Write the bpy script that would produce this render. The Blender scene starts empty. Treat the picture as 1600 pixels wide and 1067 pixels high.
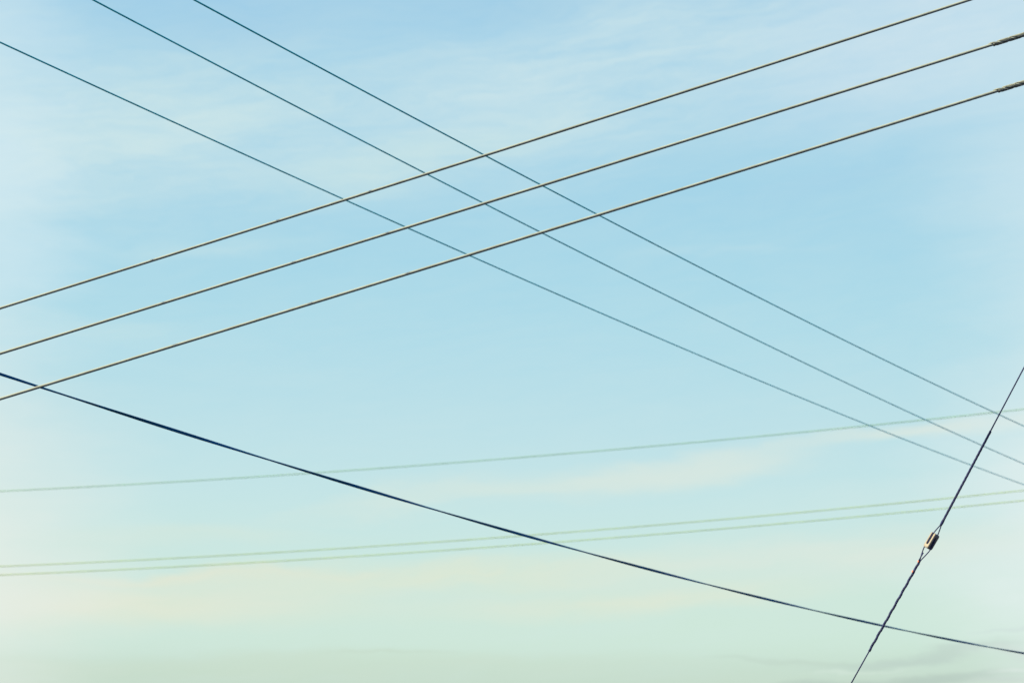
import bpy, bmesh, math, random
from mathutils import Vector, Matrix

random.seed(7)
scene = bpy.context.scene
COL = scene.collection
V3 = Vector

# ------------------------------------------------------------------ camera
EXPO = 2.2
CAM_LOC = V3((0.0, 0.0, 1.6))
PITCH = math.radians(16.0)                       # looking a little up at the wires
cam_d = bpy.data.cameras.new("camera")
cam = bpy.data.objects.new("camera", cam_d)
COL.objects.link(cam)
cam.location = CAM_LOC
cam.rotation_euler = (math.radians(90.0) + PITCH, 0.0, 0.0)
cam_d.lens = 70.0
cam_d.sensor_width = 36.0
cam_d.clip_start = 0.1
cam_d.clip_end = 20000.0
cam_d.dof.use_dof = True                         # focused on the guy wire and the service cables, 12 m away
cam_d.dof.focus_distance = 12.0
cam_d.dof.aperture_fstop = 3.1
scene.camera = cam

scene.view_settings.view_transform = 'Standard'
scene.view_settings.look = 'None'
scene.view_settings.exposure = EXPO
scene.view_settings.gamma = 1.0
scene.view_settings.use_curve_mapping = False

# ------------------------------------------------------------------ sun
to_sun = V3((-0.73, -0.22, 0.64)).normalized()
SUN_EL = math.asin(to_sun.z)
SUN_AZ = math.atan2(to_sun.x, to_sun.y)
sun_d = bpy.data.lights.new("sun", 'SUN')
sun_d.energy = 5.0
sun_d.angle = math.radians(0.5)
sun_d.color = (1.0, 0.83, 0.36)
sun = bpy.data.objects.new("sun", sun_d)
COL.objects.link(sun)
sun.rotation_euler = (-to_sun).to_track_quat('-Z', 'Y').to_euler()
sun.location = (0, 0, 50)


# ------------------------------------------------------------------ node helpers
class NT:
    def __init__(self, tree):
        self.t = tree

    def n(self, kind, **kw):
        nd = self.t.nodes.new(kind)
        for k, v in kw.items():
            setattr(nd, k, v)
        return nd

    def put(self, sock, v):
        if isinstance(v, bpy.types.NodeSocket):
            self.t.links.new(v, sock)
        else:
            sock.default_value = v

    def math(self, op, a, b=0.0, c=0.0, clamp=False):
        nd = self.n('ShaderNodeMath', operation=op, use_clamp=clamp)
        self.put(nd.inputs[0], a)
        self.put(nd.inputs[1], b)
        self.put(nd.inputs[2], c)
        return nd.outputs[0]

    def rng(self, v, a, b, c=0.0, d=1.0, smooth=True):
        nd = self.n('ShaderNodeMapRange', interpolation_type='SMOOTHSTEP' if smooth else 'LINEAR')
        nd.clamp = True
        for i, x in enumerate((v, a, b, c, d)):
            self.put(nd.inputs[i], x)
        return nd.outputs[0]

    def mix(self, f, a, b):
        nd = self.n('ShaderNodeMix', data_type='RGBA', blend_type='MIX')
        self.put(nd.inputs[0], f)
        self.put(nd.inputs[6], a)
        self.put(nd.inputs[7], b)
        return nd.outputs[2]

    def noise(self, vec, scale, detail=4.0, rough=0.55, offset=None):
        if offset is not None:
            m = self.n('ShaderNodeMapping')
            self.put(m.inputs[0], vec)
            m.inputs[1].default_value = offset[0]
            m.inputs[3].default_value = offset[1]
            vec = m.outputs[0]
        nd = self.n('ShaderNodeTexNoise')
        self.put(nd.inputs['Vector'], vec)
        nd.inputs['Scale'].default_value = scale
        nd.inputs['Detail'].default_value = detail
        nd.inputs['Roughness'].default_value = rough
        return nd


def s2l(c, k=1.0):
    out = []
    for v in c[:3]:
        v = v / 255.0
        v = v / 12.92 if v <= 0.04045 else ((v + 0.055) / 1.055) ** 2.4
        out.append(v * k)
    return (out[0], out[1], out[2], 1.0)


KSKY = 1.0 / (2.0 ** EXPO)

# ------------------------------------------------------------------ world: clear sky under thin high cloud
world = bpy.data.worlds.new("World")
scene.world = world
world.use_nodes = True
wt = world.node_tree
wt.nodes.clear()
W = NT(wt)
w_out = W.n('ShaderNodeOutputWorld')
w_bg = W.n('ShaderNodeBackground')
w_bg.inputs['Strength'].default_value = 1.0
wt.links.new(w_bg.outputs[0], w_out.inputs[0])

tc = W.n('ShaderNodeTexCoord')
sx = W.n('ShaderNodeSeparateXYZ')
wt.links.new(tc.outputs['Generated'], sx.inputs[0])
el = W.math('DEGREES', W.math('ARCSINE', sx.outputs[2]))
az = W.math('DEGREES', W.math('ARCTAN2', sx.outputs[0], sx.outputs[1]))
cmb = W.n('ShaderNodeCombineXYZ')                # sky position in degrees: azimuth, elevation
W.put(cmb.inputs[0], az)
W.put(cmb.inputs[1], el)
pos = cmb.outputs[0]

# warped position, so that cloud edges drift
nz = W.noise(pos, 1.0, 5.0, 0.6, ((3.1, 7.7, 0.0), (0.16, 0.55, 1.0)))
sub = W.n('ShaderNodeVectorMath', operation='SUBTRACT')
W.put(sub.inputs[0], nz.outputs['Color'])
sub.inputs[1].default_value = (0.5, 0.5, 0.5)
mul = W.n('ShaderNodeVectorMath', operation='MULTIPLY')
W.put(mul.inputs[0], sub.outputs[0])
mul.inputs[1].default_value = (5.0, 1.6, 0.0)
add = W.n('ShaderNodeVectorMath', operation='ADD')
W.put(add.inputs[0], pos)
W.put(add.inputs[1], mul.outputs[0])
wpos = add.outputs[0]

ramp = W.n('ShaderNodeValToRGB')
ramp.color_ramp.interpolation = 'B_SPLINE'
STOPS = [
    (0.0, (205, 218, 196)),
    (6.17, (196, 217, 199)),
    (6.76, (200, 223, 206)),
    (7.13, (205, 229, 213)),
    (7.59, (206, 231, 216)),
    (8.7, (207, 231, 217)),
    (10.17, (201, 231, 225)),
    (11.83, (195, 228, 230)),
    (13.67, (188, 224, 231)),
    (15.51, (179, 221, 232)),
    (17.54, (170, 217, 232)),
    (19.75, (165, 213, 232)),
    (23.06, (167, 212, 232)),
    (25.83, (163, 209, 233)),
    (35.0, (135, 185, 222)),
    (58.0, (100, 150, 205)),
]   # elevation in degrees, colour of the air there
LO, HI = 0.0, 60.0
er = ramp.color_ramp.elements
while len(er) > 1:
    er.remove(er[0])
for i, (e, c) in enumerate(STOPS):
    p = (e - LO) / (HI - LO)
    if i == 0:
        er[0].position = p
        x = er[0]
    else:
        x = er.new(p)
    x.color = s2l(c, KSKY)
W.put(ramp.inputs[0], W.rng(el, LO, HI, 0.0, 1.0, smooth=False))
air = ramp.outputs[0]

# thin cloud, then a pale edge vignette painted into the sky: (azimuth, elevation, half width, half height, tilt, colour, amount, inner edge, warp, wisp)
CLOUDS_AND_VIGNETTE = [
    (-11.5, 21.59, 13.41, 3.68, 8, (206, 231, 233), 0.82, 0.1, 1, 0.6),
    (2.87, 23.62, 13.41, 3.68, 14, (203, 229, 235), 0.85, 0.1, 1, 0.65),
    (-2.87, 21.22, 6.9, 1.11, 13, (208, 232, 229), 0.6, 0.05, 1, 0.45),
    (-11.5, 21.59, 6.51, 1.11, 6, (208, 232, 233), 0.5, 0.05, 1, 0.5),
    (12.84, 24.35, 8.81, 4.05, 12, (208, 229, 239), 0.85, 0.05, 1, 0.35),
    (-8.81, 24.91, 4.98, 1.47, 4, (162, 206, 231), 0.55, 0.05, 1, 0.4),
    (0.96, 25.73, 5.75, 0.74, 6, (163, 207, 230), 0.5, 0.1, 1, 0.3),
    (-9.58, 18.55, 5.75, 0.44, 5, (196, 227, 232), 0.5, 0.05, 1, 0.5),
    (-13.03, 15.97, 4.6, 0.66, 3, (200, 228, 230), 0.5, 0.05, 1, 0.5),
    (6.71, 18.46, 5.36, 0.22, -3, (188, 222, 232), 0.35, 0.0, 1, 0.4),
    (9.58, 20.3, 4.98, 0.55, 6, (162, 209, 232), 0.4, 0.1, 1, 0.3),
    (3.07, 12.1, 8.43, 0.77, 5, (219, 232, 221), 0.8, 0.05, 1, 0.35),
    (5.56, 12.49, 4.98, 0.7, 7, (222, 233, 222), 0.6, 0.1, 1, 0.35),
    (12.65, 13.34, 6.51, 0.35, 4, (223, 233, 222), 0.8, 0.1, 1, 0.3),
    (-2.87, 11.37, 7.28, 0.44, 8, (216, 232, 221), 0.6, 0.05, 1, 0.5),
    (-9.58, 10.17, 6.51, 0.48, 3, (214, 231, 217), 0.6, 0.05, 1, 0.5),
    (-12.07, 8.33, 12.65, 1.11, 1, (230, 232, 208), 0.95, 0.0, 1, 0.35),
    (-1.53, 9.29, 10.73, 0.74, 2, (227, 232, 206), 0.95, 0.0, 1, 0.55),
    (-9.58, 9.16, 8.05, 0.26, 2, (229, 231, 207), 0.8, 0.0, 1, 0.45),
    (3.83, 8.6, 8.05, 0.63, 3, (227, 232, 208), 0.85, 0.0, 1, 0.55),
    (10.15, 9.8, 10.73, 1.11, 2, (225, 233, 219), 0.8, 0.0, 1, 0.4),
    (11.5, 11.46, 8.05, 0.85, 4, (211, 232, 229), 0.4, 0.1, 1, 0.4),
    (-5.75, 6.63, 15.33, 0.48, 0, (201, 219, 197), 0.65, 0.1, 1, 0.6),
    (-3.45, 6.85, 2.3, 0.09, 2, (196, 215, 195), 0.6, 0.1, 1, 0.3),
    (7.28, 6.85, 2.87, 0.13, 1, (192, 212, 196), 0.7, 0.1, 1, 0.3),
    (11.5, 7.0, 4.98, 0.24, 4, (186, 205, 193), 0.85, 0.1, 1, 0.35),
    (10.15, 6.27, 5.75, 0.28, 3, (178, 197, 184), 0.95, 0.2, 1, 0.35),
    (14.18, 6.93, 2.11, 0.18, -6, (197, 211, 201), 0.8, 0.1, 1, 0.3),
    (14.75, 6.58, 2.87, 0.13, 4, (220, 232, 223), 0.8, 0.1, 1, 0.3),
    (9.39, 6.65, 1.92, 0.09, 3, (212, 229, 215), 0.7, 0.1, 1, 0.3),
    (13.99, 6.23, 3.07, 0.15, 0, (190, 205, 195), 0.8, 0.1, 1, 0.3),
    (14.18, 7.54, 1.44, 0.09, 5, (192, 213, 205), 0.7, 0.2, 1, 0.2),
    (-16.48, 20.3, 4.98, 11.05, 0, (218, 238, 243), 0.75, 0, 1, 0.1),  # from here on: lens vignette, painted as pale patches at the frame edges
    (-16.67, 9.62, 7.28, 8.1, 0, (234, 239, 230), 0.9, 0, 1, 0.1),
    (17.05, 19.75, 6.32, 10.32, 0, (216, 235, 240), 0.6, 0, 1, 0.1),
    (17.05, 9.99, 6.71, 8.1, 0, (231, 241, 238), 0.9, 0, 1, 0.1),
]
tilt_map = W.n('ShaderNodeMapping')               # the fibres of the cirrus lie a few degrees off level
W.put(tilt_map.inputs[0], wpos)
tilt_map.inputs[2].default_value = (0.0, 0.0, math.radians(-7.0))
fib = tilt_map.outputs[0]
wisp = W.noise(fib, 1.0, 7.0, 0.62, ((11.0, 2.0, 0.0), (0.20, 1.1, 1.0))).outputs['Fac']
wisp2 = W.noise(fib, 1.0, 7.0, 0.68, ((1.0, 9.0, 3.0), (0.55, 4.2, 1.0))).outputs['Fac']
wsum = W.math('ADD', W.math('MULTIPLY', wisp, 0.55), W.math('MULTIPLY', wisp2, 0.45))
streak = W.rng(wsum, 0.37, 0.62, 0.0, 1.0, smooth=False)
cur = air
for (ca, ce, ha, he, tilt, colr, amt, inner, warp, wis) in CLOUDS_AND_VIGNETTE:
    m = W.n('ShaderNodeMapping', vector_type='TEXTURE')
    W.put(m.inputs[0], wpos if warp else pos)
    m.inputs[1].default_value = (ca, ce, 0.0)
    m.inputs[2].default_value = (0.0, 0.0, math.radians(tilt))
    m.inputs[3].default_value = (ha, he, 1.0)
    ln = W.n('ShaderNodeVectorMath', operation='LENGTH')
    W.put(ln.inputs[0], m.outputs[0])
    f = W.rng(ln.outputs['Value'], 1.0, inner, 0.0, amt)
    if wis > 0:
        f = W.math('MULTIPLY', f, W.math('MULTIPLY_ADD', streak, wis, 1.0 - wis))
    cur = W.mix(f, cur, s2l(colr, KSKY))

# faint overall streaking of the air
fine = W.rng(wsum, 0.38, 0.64, 0.0, 0.14, smooth=False)
cur = W.mix(fine, cur, s2l((212, 232, 230), KSKY))

# the clear part of the sky
nish = W.n('ShaderNodeTexSky')
nish.sky_type = 'NISHITA'
nish.sun_disc = False
nish.sun_elevation = SUN_EL
nish.sun_rotation = SUN_AZ
nish.air_density = 1.0
nish.dust_density = 1.0
nk = W.n('ShaderNodeVectorMath', operation='SCALE')
W.put(nk.inputs[0], nish.outputs[0])
nk.inputs['Scale'].default_value = 0.05
veil = W.rng(sx.outputs[1], 0.62, 0.86, 0.03, 0.97)          # the veil thins out away from this side of the sky
low = W.rng(el, 75.0, 30.0, 0.2, 1.0)
final = W.mix(W.math('MULTIPLY', veil, low), nk.outputs[0], cur)
W.put(w_bg.inputs[0], final)


# ------------------------------------------------------------------ materials
def material(name, base, rough=0.5, metal=0.0, vary=0.12, scale=40.0, coat=0.0, spec=0.5, base2=None, stretch=(1, 1, 1)):
    m = bpy.data.materials.new(name)
    m.use_nodes = True
    T = NT(m.node_tree)
    b = m.node_tree.nodes['Principled BSDF']
    t = T.n('ShaderNodeTexCoord')
    nz_ = T.noise(t.outputs['Object'], scale, 5.0, 0.6, ((0, 0, 0), stretch))
    c1 = tuple(max(0.0, x * (1 - vary)) for x in base) + (1.0,)
    c2 = tuple(min(1.0, x * (1 + vary)) for x in (base2 or base)) + (1.0,)
    f = T.rng(nz_.outputs['Fac'], 0.38, 0.62)
    T.put(b.inputs['Base Color'], T.mix(f, c1, c2))
    T.put(b.inputs['Roughness'], T.rng(nz_.outputs['Fac'], 0.3, 0.7, max(0.05, rough - 0.08), min(1.0, rough + 0.08)))
    b.inputs['Metallic'].default_value = metal
    b.inputs['Specular IOR Level'].default_value = spec
    b.inputs['Coat Weight'].default_value = coat
    return m


M_CONDUCTOR = material("weathered_aluminium_cable", (0.110, 0.134, 0.175), 0.60, 0.0, 0.12, 9.0, spec=0.10)
M_GRIP = material("aluminium_armour_rods", (0.080, 0.095, 0.120), 0.5, 0.1, 0.2, 60.0, spec=0.2)
M_COPPER = material("green_copper_wire", (0.001, 0.31, 0.43), 0.7, 0.0, 0.15, 4.0, spec=0.0)
M_FAR = material("green_patina_wire", (0.08, 0.175, 0.15), 0.8, 0.0, 0.12, 1.0, spec=0.1)
M_PAIR = material("yellow_green_patina_wire", (0.125, 0.20, 0.09), 0.8, 0.0, 0.12, 1.0, spec=0.1)
M_RUBBER = material("black_cable_sheath", (0.000, 0.060, 0.175), 0.6, 0.0, 0.15, 6.0, spec=0.03)
M_STEEL = material("dark_steel_strand", (0.007, 0.010, 0.060), 0.5, 0.0, 0.25, 70.0, spec=0.06)
M_PORCELAIN = material("glazed_cream_porcelain", (0.108, 0.103, 0.128), 0.45, 0.0, 0.08, 60.0, spec=0.15)
M_MARK = material("orange_paint_mark", (0.30, 0.07, 0.05), 0.6, 0.0, 0.1, 200.0)


# ------------------------------------------------------------------ mesh helpers
def link_obj(name, me, mat, parent=None, loc=None):
    o = bpy.data.objects.new(name, me)
    COL.objects.link(o)
    me.materials.append(mat)
    for p in me.polygons:
        p.use_smooth = True
    if parent is not None:
        o.parent = parent
        o.matrix_parent_inverse = Matrix.Translation(-parent.location)
    return o


def frames(pts, ref=V3((0, 0, 1))):
    """tangent and two cross vectors at every point, carried along without twisting"""
    out = []
    n = len(pts)
    prev = None
    for i in range(n):
        t = (pts[min(i + 1, n - 1)] - pts[max(i - 1, 0)]).normalized()
        if prev is None:
            r = ref if abs(t.dot(ref)) < 0.95 else V3((1, 0, 0))
            b = (r - t * r.dot(t)).normalized()
        else:
            b = (prev - t * prev.dot(t)).normalized()
        prev = b
        out.append((t, b, t.cross(b)))
    return out


class Mesh:
    def __init__(self):
        self.v = []
        self.f = []

    def sweep(self, pts, prof, ns=12, ref=V3((0, 0, 1)), cap=True):
        """prof(i, k) -> (along b, along n) offset of vertex k of ring i"""
        fr = frames(pts, ref)
        base = len(self.v)
        for i, p in enumerate(pts):
            t, b, n = fr[i]
            for k in range(ns):
                x, y = prof(i, k)
                self.v.append(p + b * x + n * y)
        for i in range(len(pts) - 1):
            for k in range(ns):
                a = base + i * ns + k
                a2 = base + i * ns + (k + 1) % ns
                self.f.append((a, a2, a2 + ns, a + ns))
        if cap:
            self.f.append(tuple(base + k for k in reversed(range(ns))))
            e = base + (len(pts) - 1) * ns
            self.f.append(tuple(e + k for k in range(ns)))

    def tube(self, pts, r, ns=12, taper=None):
        n = len(pts)

        def prof(i, k):
            rr = r if taper is None else r * taper(i / (n - 1))
            a = 2 * math.pi * k / ns
            return rr * math.cos(a), rr * math.sin(a)
        self.sweep(pts, prof, ns)

    def helix(self, pts, R, r, pitch, phase, ns=8, start=0):
        """a rod of radius r laid in a helix of radius R along pts"""
        pts = pts[start:]
        fr = frames(pts)
        s = start * (pts[1] - pts[0]).length
        q = []
        total = sum((pts[i + 1] - pts[i]).length for i in range(len(pts) - 1))
        for i, p in enumerate(pts):
            if i:
                s += (p - pts[i - 1]).length
            a = phase + 2 * math.pi * s / pitch
            t, b, n = fr[i]
            q.append(p + (b * math.cos(a) + n * math.sin(a)) * R)
        self.tube(q, r, ns)

    def build(self, name, mat, parent=None, smooth=True):
        me = bpy.data.meshes.new(name)
        me.from_pydata([tuple(v) for v in self.v], [], self.f)
        me.update()
        bm = bmesh.new()
        bm.from_mesh(me)
        bmesh.ops.recalc_face_normals(bm, faces=bm.faces)
        bm.to_mesh(me)
        bm.free()
        return link_obj(name, me, mat, parent)


def empty(name, loc):
    o = bpy.data.objects.new(name, None)
    COL.objects.link(o)
    o.location = loc
    o.empty_display_size = 0.2
    return o


def tag(o, label, cat, group=None):
    o['label'] = label
    o['category'] = cat
    if group:
        o['group'] = group
    return o


def span(a, u, c, s0, s1, step):
    """points of a hanging span: plan start a, plan direction u, height c0*s^2 + c1*s + c2"""
    n = max(2, int(round((s1 - s0) / step)))
    out = []
    for i in range(n + 1):
        s = s0 + (s1 - s0) * i / n
        out.append(V3((a[0] + u[0] * s, a[1] + u[1] * s, c[0] * s * s + c[1] * s + c[2])))
    return out


def stranded(pts, r, strands, lay, ns=18, depth=0.05):
    """outer surface of a stranded conductor: lobes that wind along it"""
    m = Mesh()
    step = (pts[1] - pts[0]).length

    def prof(i, k):
        a = 2 * math.pi * k / ns
        rr = r * (1 - depth + depth * abs(math.cos(0.5 * strands * (a - 2 * math.pi * i * step / lay))))
        return rr * math.cos(a), rr * math.sin(a)
    m.sweep(pts, prof, ns)
    return m


# ------------------------------------------------------------------ ground (below the picture)
gm = bpy.data.materials.new("dark_bluish_ground")
gm.use_nodes = True
G = NT(gm.node_tree)
gt = G.n('ShaderNodeTexCoord')
gn = G.noise(gt.outputs['Object'], 0.15, 8.0, 0.65)
gb = gm.node_tree.nodes['Principled BSDF']
G.put(gb.inputs['Base Color'], G.mix(G.rng(gn.outputs['Fac'], 0.35, 0.65), (0.007, 0.011, 0.020, 1), (0.014, 0.019, 0.030, 1)))  # dark blue, set so little warm light bounces onto the cable undersides
gb.inputs['Roughness'].default_value = 0.95
gme = bpy.data.meshes.new("ground")
g = 8000.0
gme.from_pydata([(-g, -g, 0), (g, -g, 0), (g, g, 0), (-g, g, 0)], [], [(0, 1, 2, 3)])
ground = bpy.data.objects.new("ground", gme)
COL.objects.link(ground)
gme.materials.append(gm)
ground['kind'] = 'structure'

# ------------------------------------------------------------------ three sunlit service cables rising to the right
CABLES = [
    ((-3.212, 11.950), (0.9819, -0.1893), (9.96e-4, 0.253050, 5.243189), None,
     "uppermost of the three thick cream and dark cables rising to the right"),
    ((-3.113, 11.657), (0.9785, -0.2064), (4.28e-4, 0.244911, 4.866218), 5.955,
     "middle of the three thick cream and dark cables, wrapped with rods at its right end"),
    ((-3.012, 11.353), (0.9820, -0.1889), (5.63e-4, 0.252003, 4.503795), 5.795,
     "lowest of the three thick cream and dark cables, crossing the black cable at left"),
]
R_CABLE = 0.0088
for (a, u, c, wrap, label) in CABLES:
    pts = span(a, u, c, -7.0, 10.5, 0.012)
    root = empty("overhead_cable", pts[0])
    tag(root, label, "overhead cable", "thick overhead cables rising to the right")
    stranded(pts, R_CABLE, 9, 0.30, 27, 0.07).build("conductor", M_CONDUCTOR, root)
    if wrap is not None:
        wp = span(a, u, c, wrap, wrap + 2.6, 0.006)
        m = Mesh()
        for k in range(4):
            m.helix(wp, R_CABLE + 0.0022, 0.0033, 0.155, -0.4 + k * 0.62, 8, start=k * 2)
            m.helix(wp, R_CABLE + 0.0022, 0.0033, 0.155, -0.4 + math.pi + k * 0.62, 8, start=k * 2 + 4)
        m.build("rod_wrap", M_GRIP, root)

# ------------------------------------------------------------------ three thin wires falling away to the right
THIN = [
    ((-3.450, 12.343), (0.5353, 0.8447), (1.111e-3, 0.011688, 7.234319),
     "lowest of the three thin teal wires running down to the right"),
    ((-2.775, 11.914), (0.5353, 0.8447), (1.180e-3, -0.000654, 7.358233),
     "middle of the three thin teal wires running down to the right"),
    ((-2.099, 11.486), (0.5353, 0.8447), (1.181e-3, 0.013285, 7.187765),
     "uppermost of the three thin teal wires running down to the right"),
]
for (a, u, c, label) in THIN:
    m = Mesh()
    m.tube(span(a, u, c, -9.0, 38.0, 0.25), 0.0056, 12)
    tag(m.build("thin_wire", M_COPPER), label, "overhead wire", "thin teal wires crossing behind the thick cables")

# ------------------------------------------------------------------ flat black cable, twisted half a turn every 1.83 m
tp = span((-3.287, 12.346), (0.6505, 0.7595), (3.318e-3, -0.078248, 4.922932), -7.0, 24.0, 0.05)
m = Mesh()


def flat_profile(i, k):
    s = -7.0 + 0.05 * i
    twist = math.pi * (s - 0.55) / 1.825 + math.radians(-17.0)
    a = 2 * math.pi * k / 20
    x = 0.0113 * math.cos(a)
    y = 0.0068 * math.sin(a) * (1.0 - 0.22 * math.exp(-(math.cos(a) / 0.35) ** 2))
    # x lies along the flat side; twist 0 = flat side level
    ct, st = math.cos(twist), math.sin(twist)
    return x * st + y * ct, x * ct - y * st


m.sweep(tp, flat_profile, 20)
tag(m.build("twisted_cable", M_RUBBER), "flat black twisted cable sagging from left edge to lower right corner", "cable")

# ------------------------------------------------------------------ faint wires far behind
FAR = [
    ((-15.542, 60.789), (0.9786, -0.2055), (9.94e-4, 0.003180, 14.211944), 0.0125, None,
     "faint pale green wire far behind, alone above the distant pair"),
    ((-15.349, 59.235), (0.9850, -0.1727), (1.051e-3, 0.010019, 11.578680), 0.0115, "pair of faint distant wires",
     "faint pale green distant wire, upper of the close pair"),
    ((-15.342, 59.278), (0.9850, -0.1723), (1.008e-3, 0.010710, 11.326896), 0.0115, "pair of faint distant wires",
     "faint pale green distant wire, lower of the close pair"),
]
for (a, u, c, r, group, label) in FAR:
    m = Mesh()
    m.tube(span(a, u, c, -22.0, 52.0, 0.8), r, 10)
    tag(m.build("distant_wire", M_PAIR if group else M_FAR), label, "overhead wire", group)

# ------------------------------------------------------------------ guy wire with its strain insulator
G_TOP = V3((2.9883, 11.2125, 4.6578))
G_GRIP = V3((2.8010, 11.3440, 4.3080))
G_UP = V3((2.5162, 11.5278, 3.7862))
G_INS = V3((2.4622, 11.5561, 3.6964))
G_LOW = V3((2.3932, 11.5902, 3.5848))
G_WRAP = V3((2.0941, 11.7236, 3.0740))
G_BOT = V3((1.9871, 11.7636, 2.8924))
up_dir = (G_TOP - G_UP).normalized()
low_dir = (G_BOT - G_WRAP).normalized()
anchor = G_BOT + low_dir * (G_BOT.z / -low_dir.z) * 1.0
guy = empty("guy_wire", anchor)
tag(guy, "steep dark steel guy wire with a small cream insulator at lower right", "guy wire")

ax = (G_UP - G_LOW).normalized()
tocam = (CAM_LOC - G_INS)
tocam = (tocam - ax * tocam.dot(ax)).normalized()
rt = ax.cross(tocam).normalized()
TH = math.radians(46.0)
nA = tocam * math.cos(TH) - rt * math.sin(TH)
nB = tocam * math.sin(TH) + rt * math.cos(TH)


def loc3(a, p, q):
    return G_INS + ax * a + nA * p + nB * q


def lerp_pts(a, b, step):
    n = max(2, int((b - a).length / step))
    return [a.lerp(b, i / n) for i in range(n + 1)]


def smooth_path(ctrl, per=8):
    """Catmull-Rom through the control points"""
    out = []
    n = len(ctrl)
    for i in range(n - 1):
        p0, p1, p2, p3 = ctrl[max(i - 1, 0)], ctrl[i], ctrl[i + 1], ctrl[min(i + 2, n - 1)]
        for j in range(per):
            t = j / per
            out.append(0.5 * ((2 * p1) + (p2 - p0) * t + (2 * p0 - 5 * p1 + 4 * p2 - p3) * t * t
                              + (3 * p1 - p0 - 3 * p2 + p3) * t ** 3))
    out.append(ctrl[-1])
    return out


JU = loc3(0.106, 0, 0)         # where the upper loop closes
JL = loc3(-0.130, 0, 0)        # where the lower loop closes

# upper strand: straight wire plus its loop through the insulator
m = stranded(lerp_pts(G_TOP + up_dir * 5.0, JU, 0.008), 0.0042, 7, 0.09, 14, 0.10)
loop = [(0.122, .002, .002), (0.106, .0042, 0), (0.075, 0.0125, 0), (0.046, 0.0180, 0), (0.0, 0.0180, 0), (-0.016, 0.0165, 0), (-0.0245, 0.010, 0),
        (-0.0255, 0.0, 0), (-0.0245, -0.010, 0), (-0.016, -0.0165, 0), (0.0, -0.0180, 0), (0.046, -0.0180, 0), (0.075, -0.0125, 0),
        (0.106, -0.0042, 0), (0.122, -.002, -.002)]
m.tube(smooth_path([loc3(*t) for t in loop]), 0.0034, 10)
up_strand = m.build("upper_strand", M_STEEL, guy)
m = Mesh()
gp = lerp_pts(JU + (G_UP - JU) * 0.0, G_GRIP, 0.006)
for k in range(5):
    m.helix(gp, 0.0045, 0.0028, 0.14, k * 2 * math.pi / 5, 8, start=1 + k)
# the tied-off start of the grip is a little fatter
fat = lerp_pts(JU - ax * 0.004, JU + (G_GRIP - JU).normalized() * 0.055, 0.004)
m.tube(fat, 0.0086, 12, lambda t: 0.50 + 0.50 * math.sin(math.pi * min(1.0, 0.10 + t * 0.9)))
g1 = m.build("wire_grip", M_STEEL, up_strand)

# lower strand
m = stranded(lerp_pts(JL, G_LOW.lerp(G_WRAP, 0.5), 0.008), 0.0042, 7, 0.09, 14, 0.10)
m2 = stranded(lerp_pts(G_LOW.lerp(G_WRAP, 0.5), G_WRAP, 0.008) + lerp_pts(G_WRAP, anchor, 0.008)[1:], 0.0040, 7, 0.09, 14, 0.10)
off = len(m.v)
m.v += m2.v
m.f += [tuple(i + off for i in f) for f in m2.f]
loop = [(-0.150, 0, .002), (-0.130, 0, .0042), (-0.092, 0, .0165), (-0.056, 0, .0262), (-0.03, 0, .0235), (0.0, 0, 0.0200), (0.014, 0, 0.0165), (0.0235, 0, 0.010),
        (0.0250, 0, 0.0), (0.0235, 0, -0.010), (0.014, 0, -0.0165), (0.0, 0, -0.0200), (-0.03, 0, -.0235), (-0.056, 0, -.0262), (-0.092, 0, -.0165),
        (-0.130, 0, -.0042), (-0.150, 0, -.002)]
m.tube(smooth_path([loc3(*t) for t in loop]), 0.0034, 10)
# loose tail end between the legs
m.tube([loc3(-0.138, 0.006, -0.002), loc3(-0.110, 0.009, 0.0), loc3(-0.083, 0.012, 0.003)], 0.0034, 10)
low_strand = m.build("lower_strand", M_STEEL, guy)
m = Mesh()
gp = lerp_pts(JL, G_WRAP, 0.005)
for k in range(3):
    m.helix(gp, 0.0052, 0.0031, 0.074, 0.6 + k * 0.80, 10, start=2 + 2 * k)
m.tube(gp, 0.0064, 12)
g2 = m.build("wire_grip", M_STEEL, low_strand)
lo_ax = (G_WRAP - JL).normalized()
lo_rt = lo_ax.cross(tocam).normalized()          # points to the left of the strand
for d in (0.006, 0.074):
    m = Mesh()
    c0 = JL + lo_ax * d
    side = -rt
    arc = []
    for i in range(9):
        a = math.radians(-70 + 17 * i)
        arc.append(c0 + (side * math.cos(a) + tocam * math.sin(a)) * 0.0080 + lo_ax * (0.0012 * i))
    m.tube(arc, 0.0042, 8)
    mk = m.build("paint_mark", M_MARK, low_strand)
    mk['label'] = "small orange paint mark on the grip"

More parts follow.
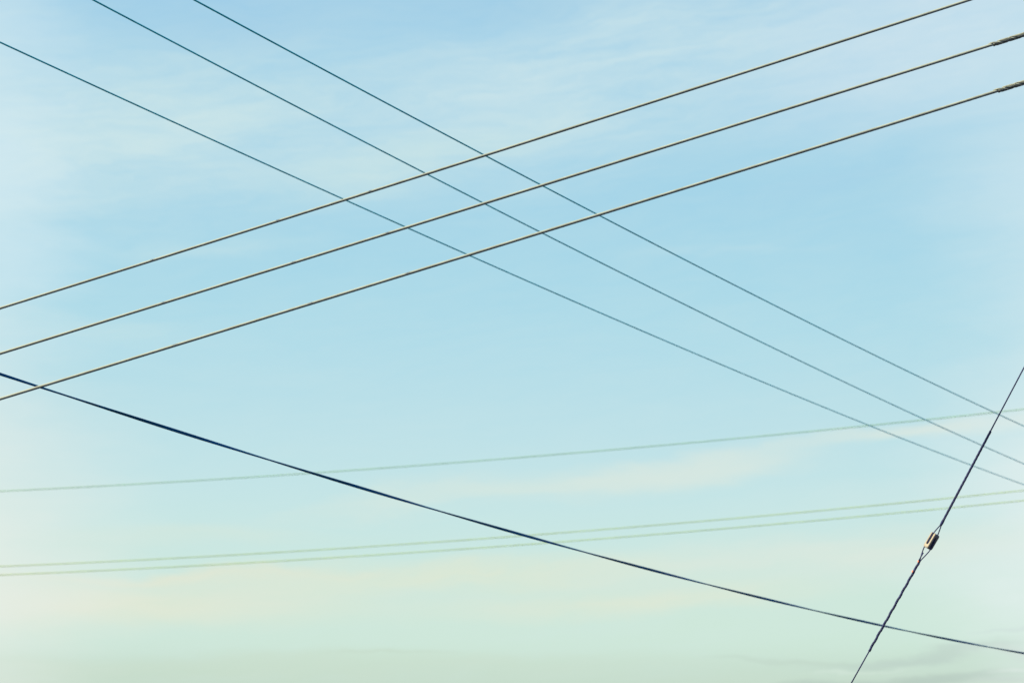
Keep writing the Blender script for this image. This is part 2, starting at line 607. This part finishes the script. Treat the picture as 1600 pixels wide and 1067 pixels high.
# insulator body: rounded square block with wire grooves and holes at right angles
m = Mesh()
H, RC, HL = 0.0222, 0.0085, 0.0495
NP, NZ = 160, 96


def rsq(t):
    """point and on a rounded square of half width 1 (corner radius RC/H)"""
    a = 2 * math.pi * t
    rc = RC / H
    # superellipse-like rounded square by clamping a ray
    dx, dy = math.cos(a), math.sin(a)
    n = 5.5
    k = (abs(dx) ** n + abs(dy) ** n) ** (-1.0 / n)
    return dx * k, dy * k


def sstep(a, b, x):
    t = max(0.0, min(1.0, (x - a) / (b - a)))
    return t * t * (3 - 2 * t)


def groove(p, q, z, sgn):
    """cut into the +-p faces; the hole lies at z = -sgn*0.020, the groove runs from it to the sgn end"""
    zh = -sgn * 0.020
    zz = (z - zh) * sgn
    if zz >= 0:
        w = abs(q)
    else:
        w = math.hypot(q, zz)
    cut = 1.0 - sstep(0.0068, 0.0092, w)
    hole = 1.0 - sstep(0.0040, 0.0062, math.hypot(q, z - zh))
    depth = cut * 0.0088 + hole * 0.008
    return math.copysign(max(0.0, abs(p) - depth), p)


for iz in range(NZ + 1):
    z = -HL + 2 * HL * iz / NZ
    e = (HL - abs(z)) / 0.013
    sc = 1.0 if e >= 1 else 0.72 + 0.28 * math.sqrt(max(0.0, 1 - (1 - e) ** 2))
    for k in range(NP):
        px, qx = rsq((k + 0.5) / NP)
        p, q = px * H * sc, qx * H * sc
        if abs(p) > abs(q):
            p = groove(p, q, z, 1.0)
        else:
            q = groove(q, p, z, -1.0)
        m.v.append(loc3(z, p, q))
for iz in range(NZ):
    for k in range(NP):
        a0 = iz * NP + k
        a1 = iz * NP + (k + 1) % NP
        m.f.append((a0, a1, a1 + NP, a0 + NP))
m.v.append(loc3(-HL, 0, 0))
m.v.append(loc3(HL, 0, 0))
cb, ct_ = len(m.v) - 2, len(m.v) - 1
for k in range(NP):
    m.f.append((cb, (k + 1) % NP, k))
    m.f.append((ct_, NZ * NP + k, NZ * NP + (k + 1) % NP))
ins = m.build("strain_insulator", M_PORCELAIN, guy)
